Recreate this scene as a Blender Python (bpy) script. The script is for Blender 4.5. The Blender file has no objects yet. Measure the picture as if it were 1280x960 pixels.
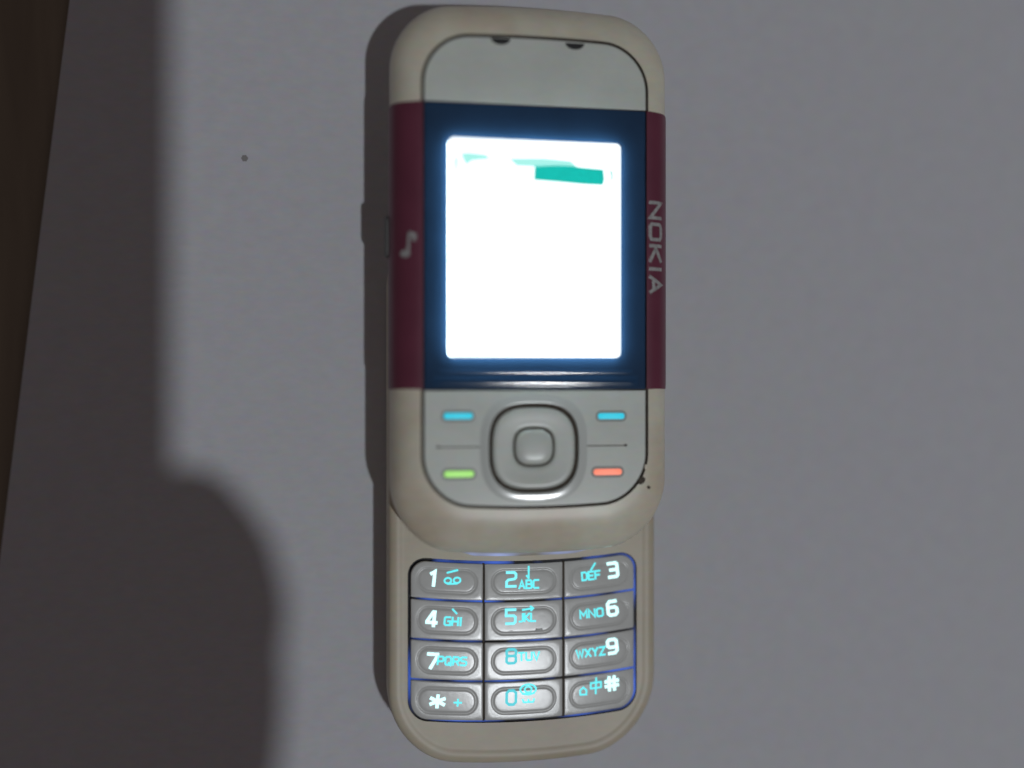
import bpy, bmesh, math, random
from mathutils import Vector, Matrix
random.seed(7)
R = math.radians
MM = 0.001
sc = bpy.context.scene
COL = sc.collection

# ------------------------------------------------------------------ camera
cam_d = bpy.data.cameras.new('camera')
cam = bpy.data.objects.new('camera', cam_d)
COL.objects.link(cam)
TILT = R(10.4)
cam.location = (0, 0, 0.213)
cam.rotation_euler = (0, -TILT, 0)
cam_d.sensor_width = 36.0
cam_d.lens = 36.0 * 1390 / 1280
cam_d.clip_start = 0.01
cam_d.clip_end = 20
cam_d.dof.use_dof = True
cam_d.dof.focus_distance = 0.2055
cam_d.dof.aperture_fstop = 2.2
sc.camera = cam

# ------------------------------------------------------------------ room light (dim, slightly warm)
w = bpy.data.worlds.new('World')
sc.world = w
w.use_nodes = True
bg = w.node_tree.nodes['Background']
bg.inputs[0].default_value = (1.0, 0.85, 0.84, 1)
bg.inputs[1].default_value = 0.069

# ------------------------------------------------------------------ the one ceiling bulb
LAMP_DIR = Vector((0.228, -0.297, 1.0)).normalized()
ld = bpy.data.lights.new('ceiling_bulb', 'POINT')
lo = bpy.data.objects.new('ceiling_bulb', ld)
COL.objects.link(lo)
lo.location = Vector((0.03, 0.0, 0.0)) + LAMP_DIR * 2.0
ld.shadow_soft_size = 0.027
ld.energy = 39.0
ld.color = (0.92, 0.965, 1.0)

vs = sc.view_settings
vs.view_transform = 'Standard'
vs.look = 'None'
vs.exposure = 0
vs.gamma = 1
vs.use_curve_mapping = False
sc.render.engine = 'CYCLES'
sc.cycles.use_denoising = True
sc.cycles.max_bounces = 6

# ------------------------------------------------------------------ materials
def mat(name, color, rough=0.5, metal=0.0, var=0.0, vscale=400, bump=0.0, bscale=1500,
        coat=0.0, spec=0.5, emit=None, estr=0.0, stain=None, sscale=60, samt=0.0, chroma=0.0):
    m = bpy.data.materials.new(name)
    m.use_nodes = True
    nt = m.node_tree
    b = nt.nodes['Principled BSDF']
    b.inputs['Base Color'].default_value = (*color, 1)
    b.inputs['Roughness'].default_value = rough
    b.inputs['Metallic'].default_value = metal
    b.inputs['Specular IOR Level'].default_value = spec
    b.inputs['Coat Weight'].default_value = coat
    b.inputs['Coat Roughness'].default_value = 0.12
    tc = nt.nodes.new('ShaderNodeTexCoord')
    link = nt.links.new
    last = None
    if var:
        n = nt.nodes.new('ShaderNodeTexNoise')
        n.inputs['Scale'].default_value = vscale
        n.inputs['Detail'].default_value = 4
        link(tc.outputs['Object'], n.inputs['Vector'])
        mr = nt.nodes.new('ShaderNodeMapRange')
        mr.inputs['From Min'].default_value = 0.3
        mr.inputs['From Max'].default_value = 0.7
        mr.inputs['To Min'].default_value = 1 - var
        mr.inputs['To Max'].default_value = 1 + var
        link(n.outputs['Fac'], mr.inputs['Value'])
        mx = nt.nodes.new('ShaderNodeVectorMath')
        mx.operation = 'SCALE'
        mx.inputs[0].default_value = color
        link(mr.outputs['Result'], mx.inputs['Scale'])
        last = mx.outputs['Vector']
    if stain:
        n2 = nt.nodes.new('ShaderNodeTexNoise')
        n2.inputs['Scale'].default_value = sscale
        n2.inputs['Detail'].default_value = 3
        link(tc.outputs['Object'], n2.inputs['Vector'])
        cr = nt.nodes.new('ShaderNodeMapRange')
        cr.inputs['From Min'].default_value = 0.45
        cr.inputs['From Max'].default_value = 0.7
        cr.inputs['To Max'].default_value = samt
        link(n2.outputs['Fac'], cr.inputs['Value'])
        mix = nt.nodes.new('ShaderNodeMix')
        mix.data_type = 'RGBA'
        mix.inputs['A'].default_value = (*color, 1)
        if last is not None:
            link(last, mix.inputs['A'])
        mix.inputs['B'].default_value = (*stain, 1)
        link(cr.outputs['Result'], mix.inputs['Factor'])
        last = mix.outputs['Result']
    if chroma:          # faint random colour mottling painted in to imitate camera noise
        mp = nt.nodes.new('ShaderNodeMapping')
        mp.inputs['Scale'].default_value = (420, 900, 600)
        link(tc.outputs['Object'], mp.inputs['Vector'])
        n4 = nt.nodes.new('ShaderNodeTexNoise')
        n4.inputs['Scale'].default_value = 1.0
        n4.inputs['Detail'].default_value = 2
        link(mp.outputs['Vector'], n4.inputs['Vector'])
        sub = nt.nodes.new('ShaderNodeVectorMath'); sub.operation = 'SUBTRACT'
        sub.inputs[1].default_value = (0.5, 0.5, 0.5)
        link(n4.outputs['Color'], sub.inputs[0])
        mul = nt.nodes.new('ShaderNodeVectorMath'); mul.operation = 'MULTIPLY_ADD'
        mul.inputs[1].default_value = (chroma * 2.2, chroma * 1.6, chroma * 2.2)
        mul.inputs[2].default_value = (1, 1, 1)
        link(sub.outputs['Vector'], mul.inputs[0])
        pr = nt.nodes.new('ShaderNodeVectorMath'); pr.operation = 'MULTIPLY'
        pr.inputs[0].default_value = color
        if last is not None:
            link(last, pr.inputs[0])
        link(mul.outputs['Vector'], pr.inputs[1])
        last = pr.outputs['Vector']
    if last is not None:
        link(last, b.inputs['Base Color'])
    if bump:
        n3 = nt.nodes.new('ShaderNodeTexNoise')
        n3.inputs['Scale'].default_value = bscale
        n3.inputs['Detail'].default_value = 3
        link(tc.outputs['Object'], n3.inputs['Vector'])
        bp = nt.nodes.new('ShaderNodeBump')
        bp.inputs['Strength'].default_value = bump
        bp.inputs['Distance'].default_value = 0.0002
        link(n3.outputs['Fac'], bp.inputs['Height'])
        link(bp.outputs['Normal'], b.inputs['Normal'])
    if emit:
        b.inputs['Emission Color'].default_value = (*emit, 1)
        b.inputs['Emission Strength'].default_value = estr
    return m

M = {}
M['cream'] = mat('cream_plastic', (0.82, 0.79, 0.65), 0.34, var=0.05, vscale=90, stain=(0.66, 0.50, 0.36), sscale=75, samt=0.5, bump=0.03, chroma=0.10)
M['aged'] = mat('aged_cream_plastic', (0.64, 0.58, 0.45), 0.42, var=0.05, vscale=110, stain=(0.40, 0.33, 0.25), sscale=55, samt=0.45, bump=0.03, chroma=0.10)
M['plate'] = mat('grey_white_plate', (0.75, 0.80, 0.745), 0.30, var=0.03, vscale=120, stain=(0.64, 0.66, 0.62), sscale=70, samt=0.4, bump=0.006, chroma=0.07)
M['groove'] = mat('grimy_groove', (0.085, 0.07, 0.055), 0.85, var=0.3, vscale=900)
M['maroon'] = mat('maroon_plastic', (0.165, 0.038, 0.07), 0.38, var=0.08, vscale=200, bump=0.04)
M['navy'] = mat('navy_window_plastic', (0.019, 0.052, 0.115), 0.13, var=0.08, vscale=150)
M['dark'] = mat('black_plastic', (0.02, 0.02, 0.022), 0.6)
M['print'] = mat('pale_print', (0.42, 0.42, 0.42), 0.5, var=0.25, vscale=1500)
M['rim'] = mat('bright_plastic_rim', (0.72, 0.76, 0.73), 0.16, spec=0.7)
M['key'] = mat('silver_grey_key', (0.64, 0.65, 0.635), 0.15, spec=0.14, var=0.04, vscale=300, bump=0.015)
M['volume'] = mat('grey_rubber', (0.12, 0.12, 0.12), 0.6)
M['screen'] = mat('lit_screen', (0.8, 0.8, 0.8), 0.3, emit=(0.93, 1.0, 1.0), estr=1.35)
M['glare_wall'] = mat('screen_glare_glow', (0.8, 0.8, 0.8), 0.3, emit=(0.72, 0.93, 1.0), estr=9.5)  # over-bright side walls added to imitate lens glare round the screen
M['teal'] = mat('lit_teal', (0.0, 0.1, 0.1), 0.4, emit=(0.0, 0.60, 0.51), estr=1.0)
M['pale_teal'] = mat('lit_pale_teal', (0.1, 0.2, 0.2), 0.4, emit=(0.38, 0.86, 0.78), estr=1.0)
M['dim_teal'] = mat('lit_dim_teal', (0.1, 0.2, 0.2), 0.4, emit=(0.16, 0.55, 0.48), estr=1.0)
M['cyan'] = mat('lit_cyan', (0.1, 0.3, 0.3), 0.4, emit=(0.0, 0.54, 0.74), estr=1.0)
M['letter'] = mat('lit_letter_cyan', (0.1, 0.3, 0.3), 0.4, emit=(0.06, 0.80, 0.86), estr=1.0)
M['digit'] = mat('lit_digit_white', (0.5, 0.6, 0.6), 0.4, emit=(0.55, 1.0, 1.0), estr=1.25)
M['digit_mid'] = mat('lit_digit_cyan', (0.3, 0.5, 0.5), 0.4, emit=(0.10, 0.78, 0.88), estr=1.0)
M['digit_deep'] = mat('lit_digit_teal', (0.05, 0.2, 0.2), 0.4, emit=(0.02, 0.52, 0.60), estr=1.0)
M['green'] = mat('lit_green', (0.2, 0.3, 0.1), 0.4, emit=(0.32, 0.72, 0.16), estr=1.0)
M['red'] = mat('lit_red', (0.3, 0.1, 0.1), 0.4, emit=(0.95, 0.24, 0.14), estr=1.0)

def patchy_glow_material(name, col, strength, lo=0.45, base=(0.02, 0.02, 0.03)):
    m = bpy.data.materials.new(name)
    m.use_nodes = True
    nt = m.node_tree
    b = nt.nodes['Principled BSDF']
    b.inputs['Base Color'].default_value = (*base, 1)
    b.inputs['Roughness'].default_value = 0.6
    b.inputs['Emission Color'].default_value = (*col, 1)
    tc = nt.nodes.new('ShaderNodeTexCoord')
    n = nt.nodes.new('ShaderNodeTexNoise')
    n.inputs['Scale'].default_value = 130
    n.inputs['Detail'].default_value = 1
    nt.links.new(tc.outputs['Object'], n.inputs['Vector'])
    mr = nt.nodes.new('ShaderNodeMapRange')
    mr.inputs['From Min'].default_value = lo
    mr.inputs['From Max'].default_value = 0.68
    mr.inputs['To Max'].default_value = strength
    nt.links.new(n.outputs['Fac'], mr.inputs['Value'])
    nt.links.new(mr.outputs['Result'], b.inputs['Emission Strength'])
    return m
M['leak'] = patchy_glow_material('blue_backlight_leak', (0.06, 0.16, 0.75), 0.75, 0.4)
M['streak'] = patchy_glow_material('pale_blue_streak_glow', (0.28, 0.42, 0.95), 0.7, 0.36, (0.5, 0.46, 0.38))  # glow added to imitate the bluish reflection on the slider's edge

# ------------------------------------------------------------------ mesh helpers (all lengths in millimetres)
def build(name, verts, faces, mats, parent=None, origin=(0, 0, 0), fmat=None, smooth=True, angle=32):
    me = bpy.data.meshes.new(name)
    ox, oy, oz = origin
    me.from_pydata([((x - ox) * MM, (y - oy) * MM, (z - oz) * MM) for x, y, z in verts], [], faces)
    mats = mats if isinstance(mats, (list, tuple)) else [mats]
    for m in mats:
        me.materials.append(m)
    if fmat:
        for p, k in zip(me.polygons, fmat):
            p.material_index = k
    bm = bmesh.new(); bm.from_mesh(me)
    bmesh.ops.remove_doubles(bm, verts=bm.verts, dist=1e-7)
    big = [f for f in bm.faces if len(f.verts) > 4]
    if big:
        bmesh.ops.triangulate(bm, faces=big)
    bmesh.ops.recalc_face_normals(bm, faces=bm.faces)
    bm.to_mesh(me); bm.free()
    if smooth:
        me.shade_smooth()
        me.set_sharp_from_angle(angle=R(angle))
    o = bpy.data.objects.new(name, me)
    COL.objects.link(o)
    if smooth:
        wn = o.modifiers.new('even_shading', 'WEIGHTED_NORMAL')
        wn.mode = 'FACE_AREA'; wn.weight = 100; wn.keep_sharp = True
    if parent is not None:
        o.parent = parent
    return o

def roundrect(x0, x1, y0, y1, r, bow=(0, 0, 0, 0), ns=10, nc=10):
    """Outline with fixed point count. r = (top-left, top-right, bottom-right, bottom-left); bow = (top, bottom, left, right)."""
    if not isinstance(r, (tuple, list)):
        r = (r,) * 4
    tl, tr, br, bl = r
    P = []
    def arc(cx, cy, rad, a0):
        for i in range(nc + 1):
            a = R(a0 + 90 * i / nc)
            P.append((cx + rad * math.cos(a), cy + rad * math.sin(a)))
    def side(a, b):
        for i in range(1, ns):
            t = i / ns
            P.append((a[0] + (b[0] - a[0]) * t, a[1] + (b[1] - a[1]) * t))
    arc(x1 - br, y0 + br, br, -90); side((x1, y0 + br), (x1, y1 - tr))
    arc(x1 - tr, y1 - tr, tr, 0); side((x1 - tr, y1), (x0 + tl, y1))
    arc(x0 + tl, y1 - tl, tl, 90); side((x0, y1 - tl), (x0, y0 + bl))
    arc(x0 + bl, y0 + bl, bl, 180); side((x0 + bl, y0), (x1 - br, y0))
    xc, yc, hw, hh = (x0 + x1) / 2, (y0 + y1) / 2, (x1 - x0) / 2, (y1 - y0) / 2
    out = []
    for x, y in P:
        u, v = (x - xc) / hw, (y - yc) / hh
        bx = (bow[3] if u > 0 else -bow[2]) * (1 - v * v) * abs(u)
        by = (bow[0] if v > 0 else -bow[1]) * (1 - u * u) * abs(v)
        out.append((x + bx, y + by))
    return out

def squircle(cx, cy, a, b, n=2.9, N=72):
    P = []
    for i in range(N):
        t = 2 * math.pi * i / N
        c, s = math.cos(t), math.sin(t)
        P.append((cx + a * math.copysign(abs(c) ** (2 / n), c), cy + b * math.copysign(abs(s) ** (2 / n), s)))
    return P

def inset(P, d):
    n = len(P); out = []
    for i in range(n):
        ax, ay = P[i - 1]; bx, by = P[(i + 1) % n]
        tx, ty = bx - ax, by - ay
        L = math.hypot(tx, ty) or 1
        out.append((P[i][0] - ty / L * d, P[i][1] + tx / L * d))
    return out

def lift(P, z):
    return [(x, y, z(x, y) if callable(z) else z) for x, y in P]

def loft(levels, cap0=True, cap1=True, mids=None):
    n = len(levels[0]); V = []; F = []; FM = []
    for L in levels:
        V += L
    for k in range(len(levels) - 1):
        for i in range(n):
            j = (i + 1) % n
            F.append((k * n + i, k * n + j, (k + 1) * n + j, (k + 1) * n + i))
            FM.append(mids[k] if mids else 0)
    if cap0:
        F.append(tuple(range(n - 1, -1, -1))); FM.append(mids[0] if mids else 0)
    if cap1:
        F.append(tuple((len(levels) - 1) * n + i for i in range(n))); FM.append(mids[-1] if mids else 0)
    return V, F, FM

def prism(P, z0, z1, bev=0.2, steps=3, bottom=True):
    L = [lift(P, z0)]
    for k in range(steps + 1):
        t = R(90 * k / steps)
        L.append(lift(inset(P, bev * (1 - math.cos(t))), z1 - bev + bev * math.sin(t)))
    return loft(L, cap0=bottom)

def ribbon(strokes, wdt, z=0.0, closed_flags=None, sub=0.0, t=0.012):
    """Mitred flat strokes for lettering, given a slight thickness."""
    V = []; F = []
    for si, st in enumerate(strokes):
        closed = len(st) > 2 and st[0] == st[-1]
        pts = list(st[:-1]) if closed else list(st)
        if sub:
            q = []
            m = len(pts)
            for i in range(m if closed else m - 1):
                a, b = pts[i], pts[(i + 1) % m]
                k = max(1, int(math.hypot(b[0] - a[0], b[1] - a[1]) / sub))
                for s in range(k):
                    q.append((a[0] + (b[0] - a[0]) * s / k, a[1] + (b[1] - a[1]) * s / k))
            if not closed:
                q.append(pts[-1])
            pts = q
        n = len(pts); rows = []
        h = wdt / 2
        for i in range(n):
            def nrm(a, b):
                dx, dy = b[0] - a[0], b[1] - a[1]
                L = math.hypot(dx, dy) or 1
                return (-dy / L, dx / L)
            if closed or 0 < i < n - 1:
                n1 = nrm(pts[i - 1], pts[i]); n2 = nrm(pts[i], pts[(i + 1) % n])
                mx, my = n1[0] + n2[0], n1[1] + n2[1]
                L = math.hypot(mx, my) or 1
                mx, my = mx / L, my / L
                k = h / max(0.5, mx * n1[0] + my * n1[1])
            else:
                mx, my = nrm(pts[0], pts[1]) if i == 0 else nrm(pts[-2], pts[-1])
                k = h
            px, py = pts[i]
            if not closed and i in (0, n - 1):
                dx, dy = my, -mx
                s = -1 if i == 0 else 1
                px += dx * s * h * 0.6; py += dy * s * h * 0.6
            rows.append(((px + mx * k, py + my * k), (px - mx * k, py - my * k)))
        zz = z + t + si * 0.006
        base = len(V)
        for a, b in rows:
            V += [(a[0], a[1], zz), (b[0], b[1], zz), (a[0], a[1], z - 0.03), (b[0], b[1], z - 0.03)]
        for i in range(n if closed else n - 1):
            p, q = base + 4 * i, base + 4 * ((i + 1) % n)
            F += [(p, p + 1, q + 1, q), (p, q, q + 2, p + 2), (p + 1, p + 3, q + 3, q + 1)]
        if not closed:
            for p in (base, base + 4 * (n - 1)):
                F.append((p, p + 1, p + 3, p + 2))
    return V, F

G = {  # strokes on a 4 x 6 grid, squarish rounded letterforms
 '0': [[(1, 0), (3, 0), (4, 1), (4, 5), (3, 6), (1, 6), (0, 5), (0, 1), (1, 0)]],
 '1': [[(0.6, 5), (2.2, 6), (2.2, 0)]],
 '2': [[(0, 6), (3.3, 6), (4, 5.3), (4, 3.8), (3.4, 3.2), (0.7, 2.8), (0, 2), (0, 0), (4, 0)]],
 '3': [[(0, 6), (3.4, 6), (4, 5.4), (4, 3.5), (3.6, 3.1)], [(0.8, 3.1), (3.6, 3.1)], [(3.6, 3.1), (4, 2.6), (4, 0.6), (3.4, 0), (0, 0)]],
 '4': [[(3, 0), (3, 6), (2.4, 6), (0, 2), (0, 1.5), (4.2, 1.5)]],
 '5': [[(4, 6), (0, 6), (0, 3.4), (3.3, 3.4), (4, 2.8), (4, 0.7), (3.3, 0), (0, 0)]],
 '6': [[(3.8, 6), (1, 6), (0, 5), (0, 0.8), (0.8, 0), (3.2, 0), (4, 0.8), (4, 2.7), (3.2, 3.4), (0, 3.4)]],
 '7': [[(0, 6), (4, 6), (4, 5.2), (1.6, 0)]],
 '8': [[(0.8, 0), (3.2, 0), (4, 0.7), (4, 2.5), (3.3, 3.15), (4, 3.8), (4, 5.3), (3.2, 6), (0.8, 6), (0, 5.3), (0, 3.8), (0.7, 3.15), (0, 2.5), (0, 0.7), (0.8, 0)], [(0.7, 3.15), (3.3, 3.15)]],
 '9': [[(0.2, 0), (3, 0), (4, 1), (4, 5.2), (3.2, 6), (0.8, 6), (0, 5.2), (0, 3.3), (0.8, 2.6), (4, 2.6)]],
 'A': [[(0, 0), (2, 6), (4, 0)], [(0.8, 1.8), (3.2, 1.8)]],
 'B': [[(0, 0), (0, 6), (3.2, 6), (3.8, 5.4), (3.8, 3.7), (3.2, 3.1), (4, 2.5), (4, 0.6), (3.4, 0), (0, 0)], [(0, 3.1), (3.2, 3.1)]],
 'C': [[(4, 6), (0.8, 6), (0, 5.2), (0, 0.8), (0.8, 0), (4, 0)]],
 'D': [[(0, 0), (0, 6), (2.8, 6), (4, 4.8), (4, 1.2), (2.8, 0), (0, 0)]],
 'E': [[(4, 6), (0, 6), (0, 0), (4, 0)], [(0, 3), (3.4, 3)]],
 'F': [[(4, 6), (0, 6), (0, 0)], [(0, 3), (3.4, 3)]],
 'G': [[(4, 6), (0.8, 6), (0, 5.2), (0, 0.8), (0.8, 0), (4, 0), (4, 3), (2.2, 3)]],
 'H': [[(0, 0), (0, 6)], [(4, 0), (4, 6)], [(0, 3), (4, 3)]],
 'I': [[(2, 0), (2, 6)]],
 'J': [[(3, 6), (3, 0.8), (2.2, 0), (0, 0)]],
 'K': [[(0, 0), (0, 6)], [(4, 6), (0.6, 3), (4, 0)]],
 'L': [[(0, 6), (0, 0), (3.8, 0)]],
 'M': [[(0, 0), (0, 6), (2.2, 2), (4.4, 6), (4.4, 0)]],
 'N': [[(0, 0), (0, 6), (4, 0), (4, 6)]],
 'O': [[(0.8, 0), (3.2, 0), (4, 0.8), (4, 5.2), (3.2, 6), (0.8, 6), (0, 5.2), (0, 0.8), (0.8, 0)]],
 'P': [[(0, 0), (0, 6), (3.3, 6), (4, 5.4), (4, 3.2), (3.3, 2.5), (0, 2.5)]],
 'Q': [[(0.8, 0), (3.2, 0), (4, 0.8), (4, 5.2), (3.2, 6), (0.8, 6), (0, 5.2), (0, 0.8), (0.8, 0)], [(2.4, 1.6), (4.2, -0.6)]],
 'R': [[(0, 0), (0, 6), (3.3, 6), (4, 5.4), (4, 3.4), (3.3, 2.7), (0, 2.7)], [(2.2, 2.7), (4, 0)]],
 'S': [[(4, 6), (0.7, 6), (0, 5.3), (0, 3.7), (0.7, 3.1), (3.3, 2.9), (4, 2.3), (4, 0.7), (3.3, 0), (0, 0)]],
 'T': [[(0, 6), (4, 6)], [(2, 6), (2, 0)]],
 'U': [[(0, 6), (0, 0.8), (0.8, 0), (3.2, 0), (4, 0.8), (4, 6)]],
 'V': [[(0, 6), (2, 0), (4, 6)]],
 'W': [[(0, 6), (1.3, 0), (2.6, 5), (3.9, 0), (5.2, 6)]],
 'X': [[(0, 0), (4, 6)], [(0, 6), (4, 0)]],
 'Y': [[(0, 6), (2, 3), (4, 6)], [(2, 3), (2, 0)]],
 'Z': [[(0, 6), (4, 6), (0, 0), (4, 0)]],
 '*': [[(2, 0.4), (2, 5.6)], [(-0.2, 1.7), (4.2, 4.3)], [(-0.2, 4.3), (4.2, 1.7)]],
 '+': [[(2, 0.5), (2, 5.5)], [(-0.2, 3), (4.2, 3)]],
 '#': [[(1.2, 0), (1.5, 6)], [(3.0, 0), (3.3, 6)], [(0, 2), (4.4, 2)], [(0.1, 4.1), (4.5, 4.1)]],
}
def word(txt, h, wid=None, gap=1.5):
    """Strokes of a word centred on 0,0, h high (and wid wide)."""
    S = []; x = 0.0
    for ch in txt:
        g = G[ch]
        mx = max(p[0] for s in g for p in s); mn = min(0, min(p[0] for s in g for p in s))
        if ch == 'I':
            g = [[(px - 1.6, py) for px, py in s] for s in g]; mx = 0.8; mn = 0
        for s in g:
            S.append([(px - mn + x, py) for px, py in s])
        x += mx - mn + gap
    W = x - gap
    ky = h / 6.0
    kx = wid / W if wid else ky * 0.95
    return [[((px - W / 2) * kx, (py - 3) * ky) for px, py in s] for s in S]

def place(S, x, y, a=0.0):
    c, s_ = math.cos(a), math.sin(a)
    return [[(x + px * c - py * s_, y + px * s_ + py * c) for px, py in s] for s in S]

def tag(o, label=None, cat=None, kind=None, group=None):
    if label: o['label'] = label
    if cat: o['category'] = cat
    if kind: o['kind'] = kind
    if group: o['group'] = group
    return o

# ------------------------------------------------------------------ table top
def table():
    m = bpy.data.materials.new('brown_table_wood')
    m.use_nodes = True
    nt = m.node_tree; b = nt.nodes['Principled BSDF']
    tc = nt.nodes.new('ShaderNodeTexCoord')
    mp = nt.nodes.new('ShaderNodeMapping'); mp.inputs['Scale'].default_value = (160, 14, 20)
    mp.inputs['Rotation'].default_value = (0, 0, R(-6))
    n = nt.nodes.new('ShaderNodeTexNoise'); n.inputs['Scale'].default_value = 1.0; n.inputs['Detail'].default_value = 6
    n.inputs['Distortion'].default_value = 0.8
    cr = nt.nodes.new('ShaderNodeValToRGB')
    cr.color_ramp.elements[0].position = 0.3; cr.color_ramp.elements[0].color = (0.215, 0.17, 0.125, 1)
    cr.color_ramp.elements[1].position = 0.7; cr.color_ramp.elements[1].color = (0.32, 0.26, 0.19, 1)
    nt.links.new(tc.outputs['Object'], mp.inputs[0]); nt.links.new(mp.outputs[0], n.inputs['Vector'])
    nt.links.new(n.outputs['Fac'], cr.inputs[0]); nt.links.new(cr.outputs[0], b.inputs['Base Color'])
    b.inputs['Roughness'].default_value = 0.55
    P = roundrect(-330, 570, -420, 330, 20)
    V, F, _ = prism(P, -25.0, -0.6, 2.0)
    tag(build('table_top', V, F, m), kind='structure')
table()

# ------------------------------------------------------------------ white paper sheet, its edge lifting a little from the table
def paper():
    m = mat('white_paper', (0.650, 0.655, 0.705), 0.75, spec=0.2, var=0.02, vscale=260, bump=0.07, bscale=1400,
            stain=(0.64, 0.66, 0.68), sscale=18, samt=0.4, chroma=0.10)
    V = []; F = []
    nx, ny = 60, 40
    a = math.atan(0.118)
    ca, sa = math.cos(-a), math.sin(-a)
    Wd, Hd = 297.0, 420.0
    for layer in (0, 1):
        for j in range(ny + 1):
            for i in range(nx + 1):
                u = Wd * (i / nx) ** 1.6
                v = -Hd / 2 + Hd * j / ny
                x = -50.6 + u * ca - v * sa
                y = u * sa + v * ca
                e = math.exp(-u / 5.0)
                z = -0.14 * (1 - layer) - 0.02 + e * (0.55 + 0.35 * math.sin(v * 0.031 + 0.6))
                V.append((x, y, z))
    n1 = (nx + 1) * (ny + 1)
    def idx(l, i, j): return l * n1 + j * (nx + 1) + i
    for j in range(ny):
        for i in range(nx):
            F.append((idx(1, i, j), idx(1, i + 1, j), idx(1, i + 1, j + 1), idx(1, i, j + 1)))
            F.append((idx(0, i, j), idx(0, i, j + 1), idx(0, i + 1, j + 1), idx(0, i + 1, j)))
    for j in range(ny):
        F.append((idx(0, 0, j), idx(1, 0, j), idx(1, 0, j + 1), idx(0, 0, j + 1)))
        F.append((idx(0, nx, j), idx(0, nx, j + 1), idx(1, nx, j + 1), idx(1, nx, j)))
    for i in range(nx):
        F.append((idx(0, i, 0), idx(0, i + 1, 0), idx(1, i + 1, 0), idx(1, i, 0)))
        F.append((idx(0, i, ny), idx(1, i, ny), idx(1, i + 1, ny), idx(0, i + 1, ny)))
    p = tag(build('paper_sheet', V, F, m, angle=60), 'large plain white paper sheet under the phone, edge showing brown table', 'paper')
    random.seed(3)
    for cx, cy, r in ((-11.6, 42.1, 0.6),):
        P = [(cx + r * (1 + 0.12 * math.sin(2 * t)) * math.cos(t * .3142), cy + r * (1 + 0.12 * math.sin(2 * t)) * math.sin(t * .3142)) for t in range(20)]
        V, F, _ = prism(P, -0.05, 0.05, 0.03, 1)
        build('speck', V, F, speck_m, p)
speck_m = mat('grey_speck', (0.3, 0.29, 0.29), 0.8)
paper()

# ------------------------------------------------------------------ the slide phone
OX, OY = 39.7, 0.0
ORG = (OX, OY, 0.0)
phone = bpy.data.objects.new('mobile_phone', None)
COL.objects.link(phone)
phone.location = (OX * MM, OY * MM, 0)
phone.empty_display_size = 0.02
tag(phone, 'open white slide phone with maroon side bands and brightly lit screen', 'mobile phone')

def part(name, VF, m, parent=None, label=None, smooth=True, angle=32):
    V, F = VF[0], VF[1]
    fm = VF[2] if len(VF) > 2 else None
    o = build(name, V, F, m, parent or phone, ORG, fm, smooth, angle)
    if label:
        o['label'] = label
    return o

# --- lower body
def lower_body():
    out = roundrect(14.4, 64.9, -68.0, 27.0, (9, 9, 13, 12), (0.5, 2.4, 0, 0), ns=14, nc=14)
    prof = [(2.6, 0.0), (1.2, 0.5), (0.4, 1.8), (0.05, 4.0), (0.0, 6.5), (0.0, 9.3), (0.35, 9.9), (0.8, 10.14), (1.3, 10.25), (1.8, 10.25), (2.3, 10.17), (2.6, 10.11), (2.9, 10.1)]
    L = [lift(inset(out, d), z) for d, z in prof]
    keyrec = keypad_outline(0.35)
    mids = [0] * (len(prof) - 1)
    L.append(lift(keyrec, 10.1)); mids.append(0)
    L.append(lift(keypad_outline(0.30), 9.3)); mids.append(1)
    V, F, FM = loft(L, True, True, mids)
    return V, F, FM

KX = (18.25, 31.9, 47.0, 60.9)
KY = (-31.8, -38.9, -46.3, -53.65, -61.0)
def sag(x):
    u = (x - 39.6) / 21.3
    return -1.4 * (1 - u * u)
def lean(x):            # the key tops lean a touch towards the right flank
    return -0.02 * (x - 39.6)
def slope(x):
    return 1.4 * 2 * (x - 39.6) / 21.3 ** 2
def keypad_outline(grow):
    P = roundrect(KX[0] - grow, KX[3] + grow, KY[4] - grow, KY[0] + grow, 3.2 + grow, ns=14, nc=14)
    return [(x, y + sag(x)) for x, y in P]

part('lower_body', lower_body(), [M['aged'], M['groove']], label='yellowed cream lower half carrying the keypad')
P = keypad_outline(0.22)
for xx in KX[1:3]:
    part('keypad_divider', prism(roundrect(xx - 0.2, xx + 0.2, -62.2, -33.1, 0.1, ns=3, nc=3), 9.5, 10.05, 0.03, 1), M['groove'])
part('keypad_backlight', prism(P, 9.2, 9.75, 0.02, 1), M['leak'], label='blue light leaking between the keys')

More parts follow.
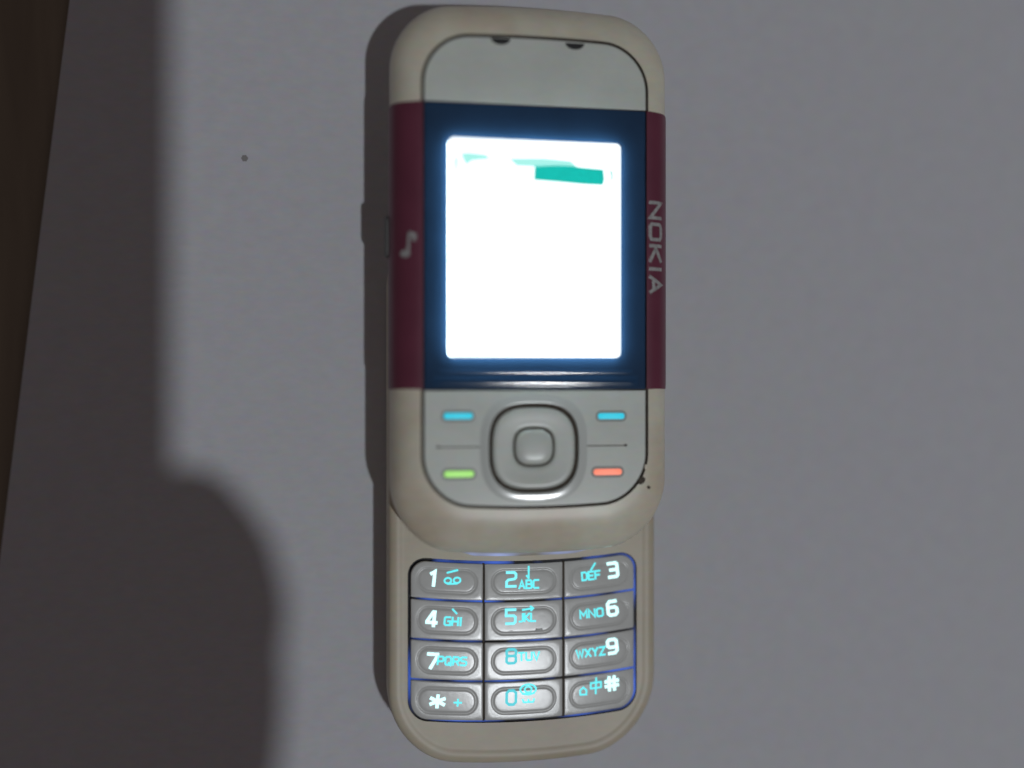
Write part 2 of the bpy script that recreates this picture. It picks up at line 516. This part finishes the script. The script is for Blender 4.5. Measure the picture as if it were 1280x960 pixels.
def make_key(c, r):
    g = 0.18
    x0, x1 = KX[c] + g, KX[c + 1] - g
    y1, y0 = KY[r] - g, KY[r + 1] + g
    rad = [0.25] * 4
    if r == 0 and c == 0: rad[0] = 3.0
    if r == 0 and c == 2: rad[1] = 3.0
    if r == 3 and c == 2: rad[2] = 3.0
    if r == 3 and c == 0: rad[3] = 3.0
    def S(P): return [(x, y + sag(x)) for x, y in P]
    out = roundrect(x0, x1, y0, y1, tuple(rad), ns=8, nc=8)
    sx = 0.95 if c != 1 else 1.15
    st = lambda d: roundrect(x0 + sx + d, x1 - sx - d, y0 + 0.95 + d, y1 - 0.95 - d, min((y1 - y0) / 2 - 0.95 - d - 0.05, 2.5 - d * 0.9), ns=8, nc=8)
    L = [lift(S(out), 9.6), lift(S(out), 10.18), lift(S(inset(out, 0.04)), 10.27), lift(S(inset(out, 0.12)), 10.32), lift(S(inset(out, 0.22)), 10.33)]
    mid = [((a[0] * .45 + b[0] * .55), (a[1] * .45 + b[1] * .55)) for a, b in zip(inset(out, 0.22), st(0))]
    L.append(lift(S(mid), 10.33))
    L.append(lift(S(st(-0.2)), 10.33))
    L.append(lift(S(st(-0.07)), 10.33))
    for d, z in ((0.0, 10.325), (0.12, 10.285), (0.24, 10.265), (0.36, 10.265), (0.48, 10.285), (0.6, 10.325), (0.68, 10.335), (0.8, 10.337), (1.2, 10.34)):
        L.append(lift(S(st(d)), z))
    L = [[(x, y, z + lean(x)) for x, y, z in q] for q in L]
    return loft(L)

ZT = 10.345
def lit(name, strokes, wdt, parent, m):
    V, F = ribbon(strokes, wdt, ZT)
    V = [(x, y, z + lean(x)) for x, y, z in V]
    return part(name, (V, F), m, parent, smooth=False)

def circle(cx, cy, a, b=None, n=18):
    b = b or a
    return [(cx + a * math.cos(2 * math.pi * i / n), cy + b * math.sin(2 * math.pi * i / n)) for i in range(n)] + [(cx + a, cy)]

DIG = [['1', '2', '3'], ['4', '5', '6'], ['7', '8', '9'], ['*', '0', '#']]
TXT = [[None, 'ABC', 'DEF'], ['GHI', 'JKL', 'MNO'], ['PQRS', 'TUV', 'WXYZ'], ['+', None, None]]
# centres of digits and letters: x, y in millimetres at the key tops
DPOS = [[(22.25, -35.5), (37.05, -36.2), (56.6, -35.1)],
        [(22.3, -42.9), (36.95, -43.1), (56.5, -42.3)],
        [(22.3, -50.6), (37.05, -50.45), (56.5, -49.5)],
        [(23.3, -58.0), (37.05, -58.1), (56.4, -56.5)]]
TPOS = [[None, (40.4, -37.2), (52.35, -36.0)],
        [(26.15, -43.5), (40.1, -43.35), (52.45, -43.1)],
        [(26.0, -50.75), (40.4, -50.6), (52.3, -50.45)],
        [(27.05, -58.45), None, None]]
TW = [[None, 3.7, 3.5], [3.1, 3.1, 4.4], [5.3, 3.9, 5.5], [1.35, None, None]]
for r in range(4):
    for c in range(3):
        d = DIG[r][c]
        nm = {'*': 'star_key', '#': 'hash_key'}.get(d, 'number_key')
        k = part(nm, make_key(c, r), M['key'])
        x, y = DPOS[r][c]
        hgt = 2.55 if d not in '*#' else 2.5
        wd = {'1': None, '*': 2.5, '#': 2.5}.get(d, 1.75)
        lit('digit', place(word(d, hgt, wd), x, y, slope(x)), 0.6 if c != 1 else 0.5, k, M['digit'] if c != 1 else (M['digit_mid'] if r < 2 else M['digit_deep']))
        if TXT[r][c]:
            tx, ty = TPOS[r][c]
            lit('letters' if d != '*' else 'symbol', place(word(TXT[r][c], 1.45, TW[r][c]), tx, ty, slope(tx)), 0.35, k, M['letter'])
        S = None
        if d == '1':
            S = [circle(25.2, -36.0, 0.62, 0.5), circle(26.9, -36.0, 0.62, 0.5), [(25.2, -36.6), (26.9, -36.6)], [(25.1, -34.55), (27.0, -34.15)]]
        elif d == '2':
            S = [[(40.35, -33.9), (40.35, -36.1)], [(39.95, -35.6), (40.35, -36.1)]]
        elif d == '3':
            S = [[(52.3, -35.0), (53.15, -33.7)]]
        elif d == '4':
            S = [[(26.1, -41.3), (26.85, -42.1)]]
        elif d == '5':
            S = [[(39.2, -41.95), (41.2, -41.7)], [(40.7, -41.3), (41.2, -41.7), (40.8, -42.1)]]
        elif d == '0':
            S = [circle(40.25, -56.75, 1.5, 0.95), circle(40.25, -56.75, 0.65, 0.55), [(39.1, -57.5), (41.4, -57.5)],
                 [(39.2, -58.55), (39.4, -59.1), (41.2, -59.1), (41.4, -58.55)], [(40.3, -58.6), (40.3, -58.9)]]
        elif d == '#':
            S = [[(50.25, -58.3), (50.25, -57.5), (50.85, -56.95), (51.45, -57.5), (51.45, -58.3), (50.25, -58.3)],
                 [(52.3, -57.25), (52.3, -56.25), (54.3, -56.1), (54.3, -57.1), (52.3, -57.25)], [(53.35, -55.3), (53.25, -58.25)]]
        if S:
            lit('symbol', S, 0.33, k, M['letter'])
        if d == '5':
            for dx in (-2.7, 2.8):
                V, F, _ = prism(roundrect(39.5 + dx - .7, 39.5 + dx + .7, -45.95, -45.5, 0.2), 10.15, 10.40, 0.2)
                part('locating_nib', (V, F), M['key'], k)

# --- upper slider
PANEL = roundrect(19.9, 59.9, -20.5, 60.4, (7.8, 7.8, 8.0, 8.0), (0.7, 1.1, 0, 0), ns=14, nc=14)
SLIDER = roundrect(14.3, 65.0, -29.0, 66.6, (10.5, 10.5, 11.5, 11.5), (1.6, 1.7, 0, 0), ns=14, nc=14)
ZP = 20.0
def mixo(t, grow=0.56):
    Q = inset(PANEL, -grow)
    return [(a[0] + (b[0] - a[0]) * t, a[1] + (b[1] - a[1]) * t) for a, b in zip(SLIDER, Q)]
def ell(k, n=9):
    t = R(90 * k / n)
    return 1 - math.cos(t), 14.6 + (ZP - 0.08 - 14.6) * math.sin(t)
def slider_body():
    L = [lift(inset(SLIDER, 2.2), 10.95), lift(inset(SLIDER, 1.0), 11.1), lift(inset(SLIDER, 0.35), 11.8), lift(inset(SLIDER, 0.08), 13.0)]
    mids = [0, 0, 0]
    for k in range(10):
        t, z = ell(k)
        L.append(lift(mixo(t), z)); mids.append(0)
    L.append(lift(mixo(1.0, 0.53), ZP - 0.5)); mids.append(1)
    V, F, FM = loft(L, True, True, mids + [1])
    return V, F, FM
part('slider_body', slider_body(), [M['cream'], M['groove']], label='cream frame of the raised sliding half')

def clip_outline(P, ylo, yhi):
    """Polygon P cut to ylo <= y <= yhi."""
    for sgn, lim in ((1, ylo), (-1, -yhi)):
        out = []
        for i in range(len(P)):
            a, b = P[i - 1], P[i]
            fa, fb = sgn * a[1] - lim, sgn * b[1] - lim
            if (fa >= 0) != (fb >= 0):
                t = fa / (fa - fb)
                out.append((a[0] + (b[0] - a[0]) * t, lim * sgn))
            if fb >= 0:
                out.append(b)
        P = out
    return P

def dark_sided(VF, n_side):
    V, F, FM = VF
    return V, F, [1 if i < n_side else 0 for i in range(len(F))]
_tp = clip_outline(PANEL, 49.35, 99)
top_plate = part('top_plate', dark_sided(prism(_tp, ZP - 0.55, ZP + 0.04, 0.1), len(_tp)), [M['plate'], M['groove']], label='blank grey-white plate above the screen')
for x, y in ((33.4, 60.9), (46.8, 60.75)):
    P = []
    for i in range(19):
        a = R(180 + 180 * i / 18)
        P.append((x + 1.75 * math.cos(a), y + 1.15 * math.sin(a)))
    part('earpiece_slot', prism(P, ZP - 0.5, ZP + 0.06, 0.03, 1), M['dark'], top_plate)

def slider_front(x):
    for (ax, ay), (bx, by) in zip(SLIDER, SLIDER[1:] + SLIDER[:1]):
        if ay < -15 and by < -15 and min(ax, bx) <= x <= max(ax, bx) and ax != bx:
            return ay + (by - ay) * (x - ax) / (bx - ax)
    return -20.0
def streak():  # added glowing strip standing in for a reflection on the lower lip
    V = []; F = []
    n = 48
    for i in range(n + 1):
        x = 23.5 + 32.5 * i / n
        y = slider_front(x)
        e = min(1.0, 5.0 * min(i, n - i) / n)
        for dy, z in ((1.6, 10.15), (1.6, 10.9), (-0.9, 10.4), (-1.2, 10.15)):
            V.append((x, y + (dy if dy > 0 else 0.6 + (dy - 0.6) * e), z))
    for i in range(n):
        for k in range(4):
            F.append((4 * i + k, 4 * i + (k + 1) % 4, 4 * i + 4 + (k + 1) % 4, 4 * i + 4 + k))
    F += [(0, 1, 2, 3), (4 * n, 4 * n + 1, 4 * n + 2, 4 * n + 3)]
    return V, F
part('added_glow_streak', streak(), M['streak'], label='thin added bluish glow imitating a reflected seam under the slider edge')

# --- display window: dark glossy plate whose lower lip rolls over
def window():
    P = roundrect(19.9, 59.9, -0.95, 49.2, 0.25, ns=8, nc=3)
    V, F, FM = prism(P, ZP - 0.55, ZP + 0.06, 0.15)
    return V, F, FM
win = part('display_window', window(), M['navy'], label='dark navy window surround')
# rolled lip and fine ledge along the bottom of the window
def lip(yc, r, hgt, x0, x1):
    V = []; F = []; n = 12
    for x in (x0, x0 + 1.5, x1 - 1.5, x1):
        e = 0.1 if x in (x0, x1) else 1
        for i in range(n + 1):
            u = -1 + 2 * i / n
            V.append((x, yc - r * u, ZP + 0.062 + hgt * e * (1 + math.cos(math.pi * u)) / 2))
    for k in range(3):
        for i in range(n):
            F.append((k * (n + 1) + i, k * (n + 1) + i + 1, (k + 1) * (n + 1) + i + 1, (k + 1) * (n + 1) + i))
    return V, F
M['lip'] = mat('navy_lip_plastic', (0.024, 0.062, 0.135), 0.085, spec=0.22)
part('window_lip', lip(0.5, 1.05, 0.13, 21.5, 58.5), M['lip'], win)
part('window_ledge', lip(2.15, 0.4, 0.045, 22.5, 57.5), M['lip'], win)

SX0, SX1, SY0, SY1 = 24.05, 54.9, 4.7, 42.85
SCR = roundrect(SX0, SX1, SY0, SY1, 0.9, ns=4, nc=5)
def speckle(m, dark):
    nt = m.node_tree; b = nt.nodes['Principled BSDF']
    tc = nt.nodes.new('ShaderNodeTexCoord')
    mp = nt.nodes.new('ShaderNodeMapping'); mp.inputs['Scale'].default_value = (1100, 2300, 1000)
    n = nt.nodes.new('ShaderNodeTexNoise'); n.inputs['Scale'].default_value = 1.0; n.inputs['Detail'].default_value = 3
    mix = nt.nodes.new('ShaderNodeMix'); mix.data_type = 'RGBA'
    mix.inputs['A'].default_value = (*dark, 1)
    mix.inputs['B'].default_value = b.inputs['Emission Color'].default_value
    nt.links.new(tc.outputs['Object'], mp.inputs[0]); nt.links.new(mp.outputs[0], n.inputs['Vector'])
    nt.links.new(n.outputs['Fac'], mix.inputs['Factor']); nt.links.new(mix.outputs['Result'], b.inputs['Emission Color'])
speckle(M['teal'], (0.0, 0.38, 0.32))
speckle(M['cyan'], (0.0, 0.44, 0.60))
scr = part('screen', loft([lift(SCR, ZP - 0.1), lift(SCR, ZP + 1.26), lift(inset(SCR, 0.06), ZP + 1.3), lift(inset(SCR, 0.4), ZP + 1.3)], True, True, [0, 1, 1]),
           [M['glare_wall'], M['screen']], label='blown-out white lit display')
zs = ZP + 1.3
def flat(P, z, dy=0.65):
    P = [(x, y + dy) for x, y in P]
    V, F, _ = prism(P, z - 0.05, z + 0.02, 0.01, 1)
    return V, F
part('title_bar', flat([(39.25, 37.65), (39.1, 35.05), (43.5, 34.85), (48.0, 34.6), (51.6, 34.55), (51.9, 35.6), (51.7, 37.3), (47.6, 37.55), (45.0, 37.9)], zs, 0.85), M['teal'], scr, smooth=False)
part('status_strip', flat([(26.1, 39.5), (27.5, 39.65), (30.6, 39.4), (31.4, 38.6), (29.0, 38.35), (28.0, 38.2), (27.25, 37.4), (26.6, 38.2)], zs), M['pale_teal'], scr, smooth=False)
part('status_strip', flat([(34.6, 38.9), (41.0, 39.1), (45.8, 38.8), (46.8, 37.9), (43.0, 37.9), (39.3, 37.6), (36.0, 37.6)], zs), M['pale_teal'], scr, smooth=False)
part('corner_mark', flat([(25.1, 39.0), (25.65, 38.4), (25.35, 36.2), (25.1, 36.2)], zs), M['dim_teal'], scr, smooth=False)
part('corner_mark', flat([(52.95, 37.5), (53.35, 37.3), (53.45, 35.9), (53.15, 35.5), (53.1, 36.4)], zs), M['dim_teal'], scr, smooth=False)

# --- maroon side bands that wrap over the frame
def band(side):
    pts = []
    x_out = 14.3 if side < 0 else 65.0
    x_in = 19.9 - 0.22 if side < 0 else 59.9 + 0.22
    for x, z in ((x_out - side * 0.9, 11.2), (x_out - side * 0.3, 11.9), (x_out - side * 0.02, 13.2)):
        pts.append((x + side * 0.22, z))
    for k in range(10):
        t, z = ell(k)
        px = x_out + (x_in - x_out) * t
        th = R(10 * k)
        pts.append((px + side * 0.22 * math.cos(th), z + 0.14 * math.sin(th) + 0.0))
    ys = [-0.95, -0.85, 0.2] + [2.0 + 5.0 * i for i in range(10)] + [48.3, 49.15, 49.3]
    V = []; F = []
    n = len(pts)
    for j, y in enumerate(ys):
        e = 0.22 if j in (0, len(ys) - 1) else (0.05 if j in (1, len(ys) - 2) else 0)
        for i, (x, z) in enumerate(pts):
            V.append((x - side * e * math.cos(R(max(0, (i - 3) * 10))), y, z - e * 0.6 * math.sin(R(max(0, (i - 3) * 10)))))
    for j in range(len(ys) - 1):
        for i in range(n - 1):
            F.append((j * n + i, j * n + i + 1, (j + 1) * n + i + 1, (j + 1) * n + i))
    o = part('side_band', (V, F), M['maroon'])
    def zf(x):
        for (xa, za), (xb, zb) in zip(pts[2:], pts[3:]):
            if min(xa, xb) <= x <= max(xa, xb) and abs(xb - xa) > 1e-6:
                return za + (zb - za) * (x - xa) / (xb - xa)
        return pts[-1][1]
    return o, zf
lb, zl = band(-1)
rb, zr = band(1)
lb['label'] = 'maroon band with a small music note'
rb['label'] = 'maroon band with white lettering'
def conform(strokes, wdt, zf):
    V, F = ribbon(strokes, wdt, 0.0, sub=0.35)
    return [(x, y, zf(x) + (0.035 if z > 0 else -0.05) + (z if z > 0 else 0)) for x, y, z in V], F
S = word('NOKIA', 2.3, 16.2, gap=1.7)
S = [[(61.95 + py, 24.7 - px) for px, py in s] for s in S]      # lettering runs down the band
part('lettering', conform(S, 0.6, zr), M['print'], rb, smooth=False)
note = [[(17.1, 22.9), (17.35, 26.4)]]
V, F = conform(note, 0.5, zl)
V2, F2 = conform([[(17.3, 26.2), (18.2, 25.9), (18.15, 25.1)]], 0.75, zl)
b0 = len(V); V += V2; F += [tuple(i + b0 for i in f) for f in F2]
cpts = circle(16.65, 22.7, 0.85, 0.68, 14)[:-1]
b0 = len(V); V += [(16.65, 22.7, zl(16.65) + 0.07)] + [(x, y, zl(x) + 0.06) for x, y in cpts]
F += [(b0, b0 + 1 + i, b0 + 1 + (i + 1) % 14) for i in range(14)]
part('music_note', (V, F), M['print'], lb, smooth=False)

# --- control plate with navigation pad and the four lit keys
NCX, NCY, NA, NB = 39.4, -11.35, 8.15, 7.95
def control_plate():
    out = clip_outline(PANEL, -99, -1.15)
    # plate with a squircle hole: outer outline resampled by angle to match the hole
    N = 72
    hole = squircle(NCX, NCY, NA, NB, N=N)
    def ray(P, ang):
        dx, dy = math.cos(ang), math.sin(ang)
        best = None
        for i in range(len(P)):
            ax, ay = P[i - 1][0] - NCX, P[i - 1][1] - NCY
            bx, by = P[i][0] - NCX, P[i][1] - NCY
            ex, ey = bx - ax, by - ay
            den = dx * ey - dy * ex
            if abs(den) < 1e-9: continue
            t = (ax * ey - ay * ex) / den
            u = (ax * dy - ay * dx) / den
            if t > 0 and -1e-6 <= u <= 1 + 1e-6:
                if best is None or t < best: best = t
        return best
    angs = sorted([math.atan2(y - NCY, x - NCX) for x, y in hole] + [math.atan2(y - NCY, x - NCX) for x, y in out])
    A = []
    for a in angs:
        if not A or a - A[-1] > 1e-3: A.append(a)
    O = [(NCX + ray(out, a) * math.cos(a), NCY + ray(out, a) * math.sin(a)) for a in A]
    H = [(NCX + ray(hole, a) * math.cos(a), NCY + ray(hole, a) * math.sin(a)) for a in A]
    L = [lift(O, ZP - 0.5), lift(O, ZP - 0.08), lift(inset(O, 0.04), ZP), lift(inset(O, 0.14), ZP + 0.04),
         lift([(a[0] * .2 + b[0] * .8, a[1] * .2 + b[1] * .8) for a, b in zip(inset(O, 0.14), H)], ZP + 0.04), lift(H, ZP + 0.04), lift(H, ZP - 0.45)]
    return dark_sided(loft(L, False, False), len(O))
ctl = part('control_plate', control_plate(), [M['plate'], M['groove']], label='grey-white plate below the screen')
def lip_ring(a, b, n=2.9, N=96):
    """Raised lip: sheer on the pad side, sloping away to the plate on the outside."""
    prof = [(1.6, 0.03), (1.45, 0.06), (1.0, 0.11), (0.55, 0.155), (0.3, 0.17), (0.14, 0.165), (0.04, 0.12), (0.0, 0.0), (0.0, -0.4)]
    L = [lift(squircle(NCX, NCY, a + d, b + d, n, N), ZP + z) for d, z in prof]
    return loft(L, False, False)
part('navigation_rim', lip_ring(NA - 0.02, NB - 0.02), M['rim'], label='bright glossy rim round the navigation pad')
part('navigation_well', prism(squircle(NCX, NCY, NA + 0.1, NB + 0.1), ZP - 0.6, ZP - 0.38, 0.05, 1), M['groove'], label='dark grimy gap round the pad')
def nav_pad():
    o = lambda d: squircle(NCX, NCY, NA - 0.74 - d, NB - 0.74 - d, 2.9)
    i_ = lambda d: squircle(NCX, NCY + 0.2, 3.72 + d, 3.52 + d, 2.8)
    L = [lift(o(0), ZP - 0.45), lift(o(0), ZP - 0.12), lift(o(0.1), ZP + 0.05), lift(o(0.35), ZP + 0.16), lift(o(0.8), ZP + 0.2), lift(o(2.0), ZP + 0.1),
         lift(i_(0.7), ZP + 0.08), lift(i_(0.3), ZP + 0.06), lift(i_(0.08), ZP - 0.02), lift(i_(0), ZP - 0.4)]
    return loft(L, False, False)
part('navigation_pad', nav_pad(), M['plate'])
def select_key():
    o = lambda d: squircle(NCX, NCY + 0.2, 3.36 - d, 3.16 - d, 2.8)
    L = [lift(o(0), ZP - 0.4), lift(o(0), ZP - 0.1)] + [lift(o(d), z) for d, z in ((0.08, ZP + 0.06), (0.25, ZP + 0.2), (0.6, ZP + 0.32), (1.2, ZP + 0.4), (2.2, ZP + 0.44))]
    return loft(L)
part('select_key', select_key(), M['plate'])
for nm, x, y, m, lab, ww in (('soft_key', 25.85, -5.6, 'cyan', None, 5.1), ('soft_key', 53.5, -5.75, 'cyan', None, 4.9),
                         ('call_key', 26.0, -15.75, 'green', 'green lit call key', 5.2), ('end_key', 52.85, -15.75, 'red', 'red lit end key', 5.2)):
    k = part(nm, prism(roundrect(x - ww / 2 - .42, x + ww / 2 + .42, y - 1.02, y + 1.02, 0.95, ns=4, nc=6), ZP - 0.1, ZP + 0.1, 0.05, 2), M['recess'] if 'recess' in M else M.setdefault('recess', mat('soft_recess', (0.38, 0.40, 0.38), 0.45)), label=lab)
    part('key_light', prism(roundrect(x - ww / 2, x + ww / 2, y - 0.54, y + 0.54, 0.48, ns=4, nc=6), ZP, ZP + 0.2, 0.08, 2), M[m], k)
M['line'] = mat('fine_dirty_line', (0.16, 0.14, 0.12), 0.7, var=0.3, vscale=700)
for xa, xb, dot in ((22.3, 30.7, 22.3), (48.2, 56.2, 56.2)):
    d = part('divider_groove', prism(roundrect(xa, xb, -11.15, -10.93, 0.1, ns=3, nc=3), ZP - 0.1, ZP + 0.055, 0.02, 1), M['line'])
    part('grime_spot', prism(circle(dot, -11.0, 0.3, 0.24, 10)[:-1], ZP - 0.1, ZP + 0.07, 0.02, 1), M['groove'], d)
# grime stuck at the plate's lower corner, as in a well used phone
for cx, cy, r in ((59.15, -17.35, 0.72), (60.6, -18.7, 0.25)):
    P = [(cx + r * (1 + 0.15 * math.sin(t * .628)) * math.cos(t * .3142), cy + r * (1 + 0.12 * math.cos(t * .942)) * math.sin(t * .3142)) for t in range(20)]
    part('grime_spot', prism(P, ZP - 0.9, ZP + 0.12, 0.06, 2), M['groove'])
# a fleck bridging the groove above it
part('pale_fleck', prism(roundrect(59.75, 60.35, -15.4, -14.5, 0.2, ns=3, nc=3), ZP - 0.4, ZP + 0.05, 0.05, 1), M['cream'])

# --- volume key on the flank
def side_key():
    V, F, FM = prism(roundrect(22.5, 30.0, 12.2, 15.2, 1.2, ns=4, nc=6), 0.0, 1.1, 0.35)
    return [(14.55 - z, x, y) for x, y, z in V], F
part('volume_key', side_key(), M['volume'])

# ------------------------------------------------------------------ the handset taking the picture (behind the lens) and the hand that holds it
M['camera_black'] = mat('handset_plastic', (0.05, 0.05, 0.055), 0.5)
M['skin'] = mat('skin', (0.42, 0.24, 0.17), 0.55, var=0.08, vscale=60)
M['glass'] = mat('lens_glass', (0.01, 0.01, 0.015), 0.08)
hs = bpy.data.objects.new('camera_handset', None)
COL.objects.link(hs)
hs.location = cam.location
hs.rotation_euler = cam.rotation_euler
tag(hs, 'black handset held above the paper, lens facing down', 'camera phone')
def hpart(name, VF, m):
    return build(name, VF[0], VF[1], m, hs)
hpart('handset_body', prism(roundrect(-18, 33.3, -134, 30, 6), 2.5, 14.5, 2.0), M['camera_black'])
V, F = [], []
ring = [lift(circle(0, 0, rr, None, 28)[:-1], z) for rr, z in ((6.5, 2.8), (6.5, 1.2), (5.6, 0.6), (4.8, 0.9), (4.8, 2.6))]
hpart('lens_ring', loft(ring, False, False), M['camera_black'])
hpart('lens_glass', loft([lift(circle(0, 0, rr, None, 28)[:-1], 2.2 + 0.1 * rr / 5) for rr in (4.8, 2.0)], True, True), M['glass'])

def hand():
    """One skinned figure: forearm, palm, four fingers and a thumb closed on the handset."""
    pts = []; edges = []; rad = []
    def add(p, r, prev=None):
        pts.append((Vector(p) + Vector((0, -6, 0))) * MM); rad.append(r * MM)
        if prev is not None: edges.append((prev, len(pts) - 1))
        return len(pts) - 1
    palm = add((39, -118, 28), 26)
    heel = add((38, -142, 32), 24, palm)
    wrist = add((42, -172, 38), 22, heel)
    f1 = add((46, -240, 52), 27, wrist)
    add((50, -360, 76), 34, f1)
    pa = add((16, -98, 26), 16, palm)
    for y, r in ((-66, 1.0), (-80, 1.04), (-94, 1.0)):
        k = add((-8, y - 3, 25), 8.6 * r, pa)
        k = add((-24, y, 16), 7.8 * r, k)
        k = add((-25, y + 1, 3), 7.0 * r, k)
        add((-15, y + 2, -5), 6.2 * r, k)
    k = add((-8, -112, 25), 7.8, palm)
    k = add((-23, -109, 15), 6.8, k)
    k = add((-24, -107, 4), 6.2, k)
    add((-16, -106, -3), 5.6, k)
    k = add((48, -104, 20), 15, palm)
    k = add((44, -93, 11), 12, k)
    k = add((38, -84, 3), 9.5, k)
    add((31, -75, -3), 7.5, k)
    me = bpy.data.meshes.new('hand')
    me.from_pydata(pts, edges, [])
    o = bpy.data.objects.new('hand', me)
    COL.objects.link(o)
    sk = o.modifiers.new('skin', 'SKIN')
    sv = me.skin_vertices[0].data if me.skin_vertices else None
    if sv is None:
        bm = bmesh.new(); bm.from_mesh(me); bm.verts.layers.skin.verify(); bm.to_mesh(me); bm.free()
        sv = me.skin_vertices[0].data
    for v, r in zip(sv, rad):
        v.radius = (r, r)
    sv[0].use_root = True
    o.location = cam.location
    o.rotation_euler = cam.rotation_euler
    ss = o.modifiers.new('smooth', 'SUBSURF'); ss.levels = 2; ss.render_levels = 2
    me.materials.append(M['skin'])
    tag(o, 'bare hand gripping the black handset above the paper', 'person')
hand()
